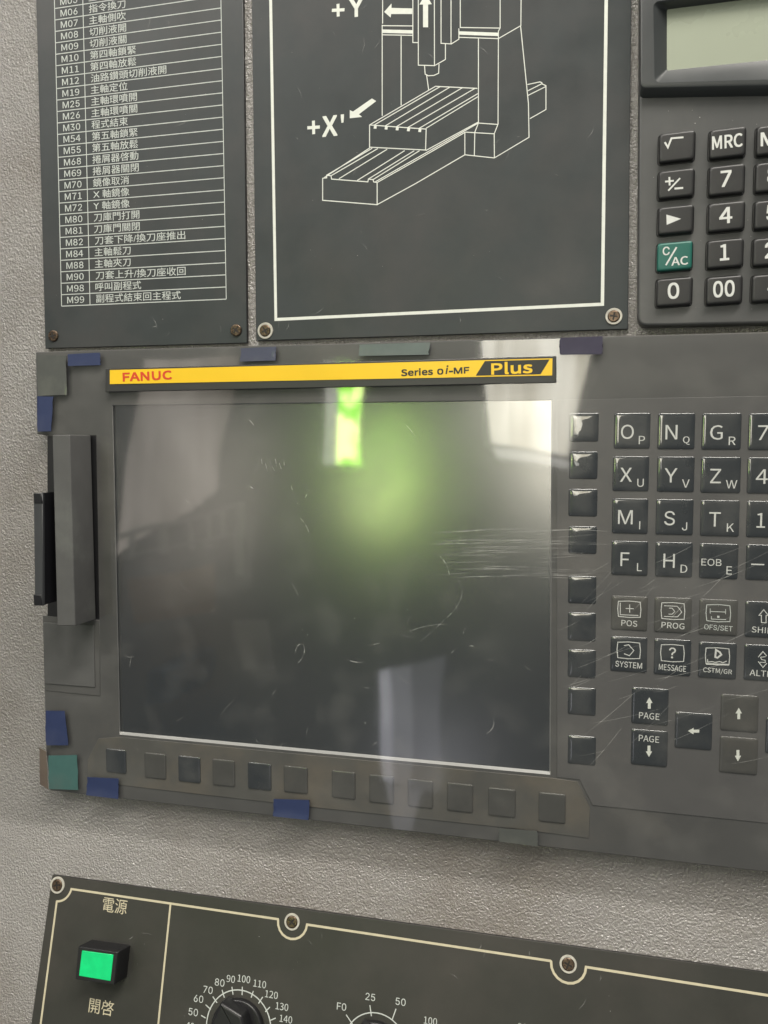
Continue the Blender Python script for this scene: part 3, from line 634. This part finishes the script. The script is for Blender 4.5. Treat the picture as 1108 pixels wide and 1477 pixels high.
# ------------------------------------------------------------------ clear film over the unit, scratched
HF = HU+2.1*mm
def film():
    t = thing('clear_protective_film', 'clear glossy plastic film covering the control unit, scratched and reflecting windows', 'film', P1.pt(*P1.uv(600, 800), HU))
    q = px_poly(P1, [(51.5,508.5),(1275,476),(1275,1276),(73,1140),(66.5,1080),(64,1004),(144.5,1005),(139.5,626.5),(53.5,625.5)], HF)
    q = ccw(q); V = [P1.pt(u, v, HF) for u, v in q]
    fs = [tuple(f) for f in tessellate_polygon([[Vector((u, v, 0)) for u, v in q]])]; finish('film_sheet', V, fs, M['film'], t, smooth=False)
    hs = HF+.05*mm; sc = []; scf = []
    def arc(pts, w, lst=None): (sc if lst is None else lst).append((pts, w, False))
    def bez(a, b, c, n=8): return [((1-i/n)**2*a[0]+2*i/n*(1-i/n)*b[0]+(i/n)**2*c[0], (1-i/n)**2*a[1]+2*i/n*(1-i/n)*b[1]+(i/n)**2*c[1]) for i in range(n+1)]
    arc(bez((658,833),(682,860),(640,895)), .7); arc(bez((640,895),(620,915),(600,930)), .5); arc(bez((590,911),(620,898),(655,901)), .6)
    arc(bez((432,696),(452,700),(440,718)), .8); arc(bez((420,700),(424,716),(432,732)), .7); arc(bez((430,745),(450,760),(447,790)), .5)
    arc(bez((585,612),(603,630),(602,645)), .6); arc(bez((498,950),(515,958),(525,954)), .9); arc(bez((676,932),(684,930),(686,936)), .8)
    arc(bez((702,1058),(716,1050),(711,1036)), 1.6); arc(bez((356,700),(362,702),(366,705)), 1.2); arc(bez((362,718),(366,719),(368,723)), 1.1)
    arc(bez((425,945),(428,925),(438,930)), .9); arc(bez((438,930),(443,945),(428,958)), .8)
    for x, y in ((377,660),(383,668),(389,663),(397,661),(403,668),(372,668),(393,672),(409,660)):
        arc([(x, y), (x+random.uniform(1,4), y+random.uniform(6,12))], random.uniform(.6,1.3))
    for i in range(26):
        x, y = random.gauss(390,16), random.gauss(672,12); a = random.uniform(0.8,2.2); l = random.uniform(4,12); arc([(x,y),(x+l*math.cos(a),y+l*math.sin(a))], .5, scf)
    for i in range(60):                                     # fine streaks wiped across the right of the screen
        x, y = random.uniform(620,800), random.uniform(765,835); l = random.uniform(30,130); arc(bez((x,y),(x+l/2,y-random.uniform(0,3)),(x+l,y-random.uniform(-2,5)),5), random.uniform(.35,.9), scf)
    for i in range(46):                                     # slanting streaks across the keypad
        x, y = random.uniform(800,1060), random.uniform(800,1110); l = random.uniform(30,120); a = -random.uniform(.15,.9); arc(bez((x,y),(x+l*.5*math.cos(a),y+l*.5*math.sin(a)+4),(x+l*math.cos(a),y+l*math.sin(a)),6), random.uniform(.3,.8), scf)
    for i in range(90):
        x, y = random.uniform(170,790), random.uniform(600,1080)
        if x > 460 and y < 690: continue
        a = random.uniform(0, PI); l = random.uniform(3,16)*(1 if random.random() < .8 else 2.5); b = a+random.uniform(-.7,.7)
        arc(bez((x,y),(x+l*.5*math.cos(a),y+l*.5*math.sin(a)),(x+l*math.cos(b),y+l*math.sin(b)),4), random.uniform(.35,.8), scf if random.random() < .75 else sc)
    strokes('scratches', P1, sc, hs, M['scratch'], t, True)['kind'] = 'stuff'
    strokes('fine_scuffs', P1, scf, hs+.03*mm, M['scuff'], t, True)['kind'] = 'stuff'
    polys = []
    for i in range(150):
        x, y = random.uniform(80,1100), random.uniform(520,1210); c = P1.uv(x, y, hs); r = random.choice([.06,.07,.09,.12,.18])*mm
        polys.append([(c[0]+r*random.uniform(.6,1.2)*math.cos(a), c[1]+r*random.uniform(.6,1.2)*math.sin(a)) for a in (0,1.2,2.5,3.8,5)])
    sheets('dust_specks', P1, polys, hs+.06*mm, M['scratch'], t)['kind'] = 'stuff'
film()

# ------------------------------------------------------------------ tape pieces holding the film
def tape_piece(label, pts, m, lift=0.0):
    h = HF+.35*mm; q = ccw(px_poly(P1, pts, h)); V = []; Fc = []; nu, nv = 8, 6
    a, b, c, d = [Vector(P1.uv(x, y, h)) for x, y in pts]          # top left, top right, bottom right, bottom left
    for layer in (0, 1):
        for j in range(nv+1):
            for i in range(nu+1):
                s, t = i/nu, j/nv; p = (a*(1-s)+b*s)*(1-t)+(d*(1-s)+c*s)*t
                jit = .035*mm*math.sin(i*2.1+j*1.3+len(label)); w = lift*max(0, t-.55)**2*4
                if i in (0, nu): p = p+Vector((random.uniform(-.3,.3)*mm, 0))
                V.append(P1.pt(p.x, p.y, h+jit+w-(.18*mm if layer else 0)))
    k = (nu+1)*(nv+1)
    for j in range(nv):
        for i in range(nu):
            x = j*(nu+1)+i; Fc.append((x, x+nu+1, x+nu+2, x+1)); Fc.append((k+x, k+x+1, k+x+nu+2, k+x+nu+1))
    ring = [i for i in range(nu+1)]+[j*(nu+1)+nu for j in range(1, nv+1)]+[nv*(nu+1)+i for i in range(nu-1, -1, -1)]+[j*(nu+1) for j in range(nv-1, 0, -1)]
    for i in range(len(ring)): x, y = ring[i], ring[(i+1) % len(ring)]; Fc.append((x, y, k+y, k+x))
    o = finish('tape_piece', V, Fc, m); o['label'] = label; o['category'] = 'tape'; o['group'] = 'tape pieces round the control unit'; return o
tape_piece('smoky see-through tape square at top left corner of control unit', [(53,512),(95.5,513),(96,569.5),(55,571)], M['tape_smoke'])
tape_piece('blue tape on top edge beside the smoky corner square', [(97.5,511),(144,508.5),(145,526.5),(98.5,528)], M['tape_blue'])
tape_piece('upright blue tape on left edge above the open slot door', [(53.5,571.5),(76.5,572),(73.5,622),(54,622.5)], M['tape_blue'])
tape_piece('small slate blue tape on top edge between first two plates', [(347.5,502.5),(398,500),(397,520),(346.5,521.5)], M['tape_slate'])
tape_piece('long grey green tape on top edge above the yellow strip', [(518.5,497),(620.5,494),(618,511.5),(517.5,513.5)], M['tape_grey'])
tape_piece('dark violet tape on top edge beside the right end of yellow strip', [(808,487),(869.5,485),(868.5,511),(807,511.5)], M['tape_violet'])
tape_piece('tall blue tape on left edge below the port cover', [(65.5,1025),(92.5,1025.5),(98.5,1075),(66.5,1075)], M['tape_blue'])
tape_piece('teal tape square at bottom left corner of control unit', [(70,1090),(111,1089),(113,1139.5),(70.5,1138)], M['tape_teal'])
tape_piece('blue tape on bottom edge next to the teal corner square', [(126,1121),(171,1123),(170.5,1152),(125,1146.5)], M['tape_blue'], .5*mm)
tape_piece('blue tape on bottom edge below the sixth soft key', [(395,1152.5),(446,1154),(445.5,1182.5),(394.5,1177)], M['tape_blue'], .5*mm)
tape_piece('smoky tape on bottom edge below the last two soft keys', [(719,1194.5),(775,1199),(776,1221),(720,1214)], M['tape_smoke'])
tape_piece('narrow brown curled tape at bottom left edge beside the teal square', [(57,1078.5),(66.5,1084),(69.5,1139),(58,1131)], M['tape_brown'])

# ------------------------------------------------------------------ operator panel on the sloping lower sheet
H2 = 2.2*mm
def operator_panel():
    t = thing('operator_panel', 'dark olive operator panel with green power button and dials along bottom edge', 'panel', P2.pt(*P2.uv(400, 1400)))
    a, b, c = Vector(P2.uv(75.5, 1262, H2)), Vector(P2.uv(1108, 1403.5, H2)), Vector(P2.uv(45, 1477, H2))
    dn = (c-a)*1.7; q = [a[:], (a+(b-a)*1.25)[:], (a+(b-a)*1.25+dn)[:], (a+dn)[:]]
    slab('plate', P2, q, .3*mm, H2, M['plate2'], t, bevel=.25*mm, edge=M['plate_edge'])
    hi = H2+.06*mm
    def arc_px(c0, p0, p1, n=10, big=True):           # arc round c0 between two pixel points, below the screw
        c_, a_, b_ = Vector(P2.uv(*c0, hi)), Vector(P2.uv(*p0, hi))-Vector(P2.uv(*c0, hi)), Vector(P2.uv(*p1, hi))-Vector(P2.uv(*c0, hi))
        ta, tb = math.atan2(a_.y, a_.x), math.atan2(b_.y, b_.x)
        if tb < ta: tb += 2*PI
        return [(c_.x+(a_.length*(1-i/n)+b_.length*i/n)*math.cos(ta+(tb-ta)*i/n), c_.y+(a_.length*(1-i/n)+b_.length*i/n)*math.sin(ta+(tb-ta)*i/n)) for i in range(n+1)]
    su, _ = P2.scale(400, 1400, hi); w = 3.0*su
    left = px_poly(P2, [(46.5,1570),(82,1300.3)], hi)
    L1 = left+arc_px((84,1276.5), (82.3,1300), (103,1282.3))+px_poly(P2, [(401,1325.8)], hi)+arc_px((421.6,1330.5), (401.2,1327), (443,1333.6))
    L1 += px_poly(P2, [(794,1386)], hi)+arc_px((820,1391.5), (795,1387), (845.4,1394.8))+px_poly(P2, [(1270,1461)], hi)
    sheets('border_line', P2, ribbon(L1, w), hi, M['ink_cream'], t)
    strokes('divider_line', P2, [([(246,1304.5),(224,1520)], 2.6, False)], hi, M['ink_cream'], t)
    lettering('power_lettering', P2, [('電源', 165.8, 1306.4, 35.5, 21.5, -.004)], hi, M['ink_cream'], t)
    lettering('power_lettering', P2, [('開啓', 146.3, 1452.5, 36, 22, -.004)], hi, M['ink_cream'], t)
    screw(P2, 83.3, 1276.6, 7.6, H2, t, ring=1.36, turn=.3); screw(P2, 421.6, 1329.5, 8.2, H2, t, ring=1.36, turn=.9); screw(P2, 819.7, 1390.5, 9.4, H2, t, ring=1.36, turn=1.2)
    wear(P2, t, 90, 1300, 1000, 1475, hi+.12*mm, 60, 8)
    # push button
    hb = H2
    base = Vector(P2.uv(189, 1361, H2))
    while hb < .05 and P2.uv(171, 1372, hb)[0] < base.x: hb += .1*mm
    fr = px_poly(P2, [(113,1364.2),(171.2,1372.6),(165.6,1421),(108.5,1412.8)], hb-.5*mm)
    bo = slab('power_button', P2, rounded(fr, .8*mm, 3), H2, hb-.8*mm, M['black'], t, bevel=.5*mm)
    f2 = inset(ccw(fr), .2*mm); gr = inset(ccw(px_poly(P2, [(117.4,1369.7),(164.6,1376),(160,1416.5),(112.7,1408.6)], hb)), .40*mm)
    slab('bezel', P2, rounded(f2, .6*mm, 3), hb-1.2*mm, hb-.25*mm, M['black'], bo, bevel=.3*mm)
    slab('green_lens', P2, rounded(gr, .4*mm, 3), hb-.6*mm, hb, M['button'], bo, bevel=.2*mm)
    # dials
    su, sv = P2.scale(344, 1480, hi)
    def dial(c0, rpx, marks, ring_n=48):
        c = P2.uv(*c0, hi); s, _ = P2.scale(*c0, hi)
        sheets('dial_ring', P2, ribbon(circle(c, rpx*s, ring_n), 1.5*s, True), hi, M['ink_dim'], t)
        for s_, tx, ty, tick in marks:
            lettering('dial_number', P2, [(s_, tx, ty, None, 10.6, -.004)], hi, M['ink_dim'], t)
            if tick: strokes('dial_tick', P2, [(list(tick), 1.4, False)], hi+.02*mm, M['ink_dim'], t)
        r = rpx*s; kb = slab('rotary_knob', P2, circle(c, r*.80, 32), H2, H2+3*mm, M['black'], t, bevel=.8*mm, seg=3)
        ar = .42; d = Vector((math.sin(-ar), math.cos(ar))); e = Vector((d.y, -d.x)); cc = Vector(c)
        gp = [cc+d*r*.92, cc+d*r*.40+e*r*.52, cc-d*r*.75+e*r*.50, cc-d*r*.75-e*r*.50, cc+d*r*.40-e*r*.52]
        slab('pointer_grip', P2, rounded([g[:] for g in gp], 1.2*mm, 3), H2+2*mm, H2+11*mm, M['black'], kb, bevel=1.6*mm, seg=4)
    z = lambda x, y: (250+x/4.432, 1280+y/4.432)
    mk = [('40',(107,886),(160,905),(192,910)),('50',(128,797),(178,818),(207,835)),('60',(162,712),(207,750),(240,780)),('70',(222,655),(253,698),(280,738)),('80',(297,608),(312,655),(327,705)),
          ('90',(368,585),(375,635),(382,685)),('100',(452,585),(442,635),(440,688)),('110',(553,617),(512,662),(498,705)),('120',(628,685),(572,700),(545,742)),('130',(695,762),(618,765),(588,795)),('140',(720,842),(655,835),(620,850))]
    dial((344,1482.5), 47, [(s, *z(*p), (z(*a_), z(*b_))) for s, p, a_, b_ in mk])
    dial((541,1513), 46.5, [('F0',492.8,1451.9,((499.3,1463.5),(508.5,1477))),('25',534.3,1438,((533.6,1449.7),(535.8,1465.7))),('50',578,1445,((571.4,1455),(565.9,1470.3))),('100',621,1472.6,((597,1478),(585,1487)))])
    dial((800,1552), 47, [('90',753.5,1481.5,None)])
operator_panel()

# ------------------------------------------------------------------ what stands behind the photographer and shows only as a reflection
def mirror(px, py, y):                                   # where a thing at depth y must stand to show at that point of the film
    d = ray(px, py); t = (-HF-CAM.y)/d.y; p = CAM+d*t; r = Vector((d.x, -d.y, d.z)); return p+r*((y-p.y)/r.y)
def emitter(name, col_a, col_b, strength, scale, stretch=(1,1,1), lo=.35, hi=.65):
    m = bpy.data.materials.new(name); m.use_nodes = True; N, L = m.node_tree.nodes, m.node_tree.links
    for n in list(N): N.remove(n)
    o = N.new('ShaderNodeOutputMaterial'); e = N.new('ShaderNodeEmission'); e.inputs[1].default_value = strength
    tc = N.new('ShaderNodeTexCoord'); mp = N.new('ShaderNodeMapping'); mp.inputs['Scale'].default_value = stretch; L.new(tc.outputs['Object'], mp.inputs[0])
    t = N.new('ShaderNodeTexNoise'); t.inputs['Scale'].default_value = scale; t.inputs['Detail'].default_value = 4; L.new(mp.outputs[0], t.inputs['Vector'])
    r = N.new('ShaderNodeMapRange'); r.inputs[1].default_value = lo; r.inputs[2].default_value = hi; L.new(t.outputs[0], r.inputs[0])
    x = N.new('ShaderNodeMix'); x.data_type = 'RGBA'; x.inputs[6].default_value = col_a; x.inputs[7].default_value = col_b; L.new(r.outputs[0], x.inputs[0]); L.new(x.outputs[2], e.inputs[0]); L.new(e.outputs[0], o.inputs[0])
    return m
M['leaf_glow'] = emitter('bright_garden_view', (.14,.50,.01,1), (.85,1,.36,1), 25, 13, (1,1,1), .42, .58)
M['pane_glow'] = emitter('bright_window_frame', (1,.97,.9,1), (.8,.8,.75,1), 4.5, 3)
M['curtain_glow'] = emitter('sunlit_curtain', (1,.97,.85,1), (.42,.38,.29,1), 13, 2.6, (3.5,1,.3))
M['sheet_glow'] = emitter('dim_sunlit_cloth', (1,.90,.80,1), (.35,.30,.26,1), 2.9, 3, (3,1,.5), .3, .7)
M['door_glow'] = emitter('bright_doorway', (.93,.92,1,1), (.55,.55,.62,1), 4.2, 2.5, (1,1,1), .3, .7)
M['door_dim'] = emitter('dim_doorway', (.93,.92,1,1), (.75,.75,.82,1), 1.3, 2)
M['room_dark'] = mat('dark_machine_paint', (.035,.04,.04), .6, .1, 3)
def panel(name, label, cat, pts, y, m, thick=.03, fold=0.0):
    n = 24; V = []; Fc = []
    a, b, c, d = [mirror(px, py, y) for px, py in pts]
    for k in (0, 1):
        for j in (0, 1):
            for i in range(n+1):
                s = i/n; p = (a*(1-s)+b*s) if j == 0 else (d*(1-s)+c*s)
                V.append(p+Vector((0, -thick*k+fold*math.sin(i*1.9), 0)))
    w = n+1
    for i in range(n):
        Fc += [(i, i+1, w+i+1, w+i), (2*w+i, 3*w+i, 3*w+i+1, 2*w+i+1), (i, 2*w+i, 2*w+i+1, i+1), (w+i, w+i+1, 3*w+i+1, 3*w+i)]
    Fc += [(0, w, 3*w, 2*w), (n, 2*w+n, 3*w+n, w+n)]
    o = finish(name, V, Fc, m); o['label'] = label; o['category'] = cat; return o
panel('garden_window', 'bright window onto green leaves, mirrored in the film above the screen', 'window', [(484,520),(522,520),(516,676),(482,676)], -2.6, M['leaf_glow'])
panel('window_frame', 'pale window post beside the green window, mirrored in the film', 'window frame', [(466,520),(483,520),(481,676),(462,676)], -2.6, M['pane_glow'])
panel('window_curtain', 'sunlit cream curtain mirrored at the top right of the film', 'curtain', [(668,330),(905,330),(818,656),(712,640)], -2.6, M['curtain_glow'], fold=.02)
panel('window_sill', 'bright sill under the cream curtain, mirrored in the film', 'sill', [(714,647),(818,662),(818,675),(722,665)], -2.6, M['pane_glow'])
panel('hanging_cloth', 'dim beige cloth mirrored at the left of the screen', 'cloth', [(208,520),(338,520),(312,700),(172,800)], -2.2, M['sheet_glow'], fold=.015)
fd = thing('folding_door', 'pale folding door, brightest at its left leaf, mirrored at the bottom centre of the screen', 'door', mirror(600, 1130, -2.4))  # added emissive strips, stepped in brightness so the mirrored glow fades rightwards
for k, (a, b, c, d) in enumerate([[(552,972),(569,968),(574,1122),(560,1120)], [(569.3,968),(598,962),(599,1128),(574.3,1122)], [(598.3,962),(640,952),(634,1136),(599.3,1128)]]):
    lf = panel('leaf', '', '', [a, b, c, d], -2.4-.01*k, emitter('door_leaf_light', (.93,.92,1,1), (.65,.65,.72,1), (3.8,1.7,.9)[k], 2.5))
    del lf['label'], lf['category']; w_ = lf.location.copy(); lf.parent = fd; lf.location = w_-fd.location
panel('doorway_floor', 'thin light patch on the floor under the doorway, mirrored over the soft keys', 'floor patch', [(562,1128),(612,1136),(596,1205),(570,1202)], -2.4, M['door_dim'])  # added emissive panel, carries the mirrored glow down over the soft keys
M['rail'] = mat('white_railing_paint', (.75,.75,.72), .5, .05, 5)
M['board'] = mat('brown_board', (.42,.25,.15), .6, .15, 4)
M['bluecan'] = mat('blue_drum_paint', (.05,.16,.32), .5, .1, 4)
area('rear_ceiling_lamp', (-1.0, -1.75, 1.6), (-1.2, -2.5, -0.4), 1.2, .2, 40, (1.0, .96, .9))  # added fill light, put in to brighten the railing for its reflection
def railing():
    y = -2.15; t = thing('handrail', 'pale handrail with posts, mirrored across the beige cloth', 'railing', mirror(260, 800, y))
    def bar(name, a, b, wpx):
        a, b = mirror(*a, y), mirror(*b, y); w = wpx*.0018; d = (b-a).normalized(); e = Vector((0,1,0)).cross(d).normalized()*w/2; f = Vector((0,w/2,0))
        V = [p+e*i+f*j for p in (a, b) for i, j in ((-1,-1),(1,-1),(1,1),(-1,1))]
        finish(name, V, [(0,1,2,3),(7,6,5,4),(0,4,5,1),(1,5,6,2),(2,6,7,3),(3,7,4,0)], M['rail'], t, smooth=False)
    bar('rail', (168,778), (352,722), 8); bar('rail', (168,808), (352,764), 5)
    for x, b in ((196,806),(232,800),(268,792),(300,778),(324,772),(348,830)): bar('post', (x, 778-(x-168)*.305), (x+1, b), 9 if x < 340 else 13)
railing()
panel('brown_board', 'brown board mirrored at the left of the screen', 'board', [(190,835),(300,815),(302,885),(195,905)], -2.5, M['board'], .05)
panel('paper_sheets', 'pale sheets pinned up, mirrored below the middle of the screen', 'paper', [(335,893),(385,890),(397,965),(345,968)], -2.5, M['rail'], .01)
panel('blue_drum', 'blue drum mirrored low at the left of the screen', 'drum', [(212,965),(250,965),(245,1015),(215,1015)], -2.3, M['bluecan'], .3)
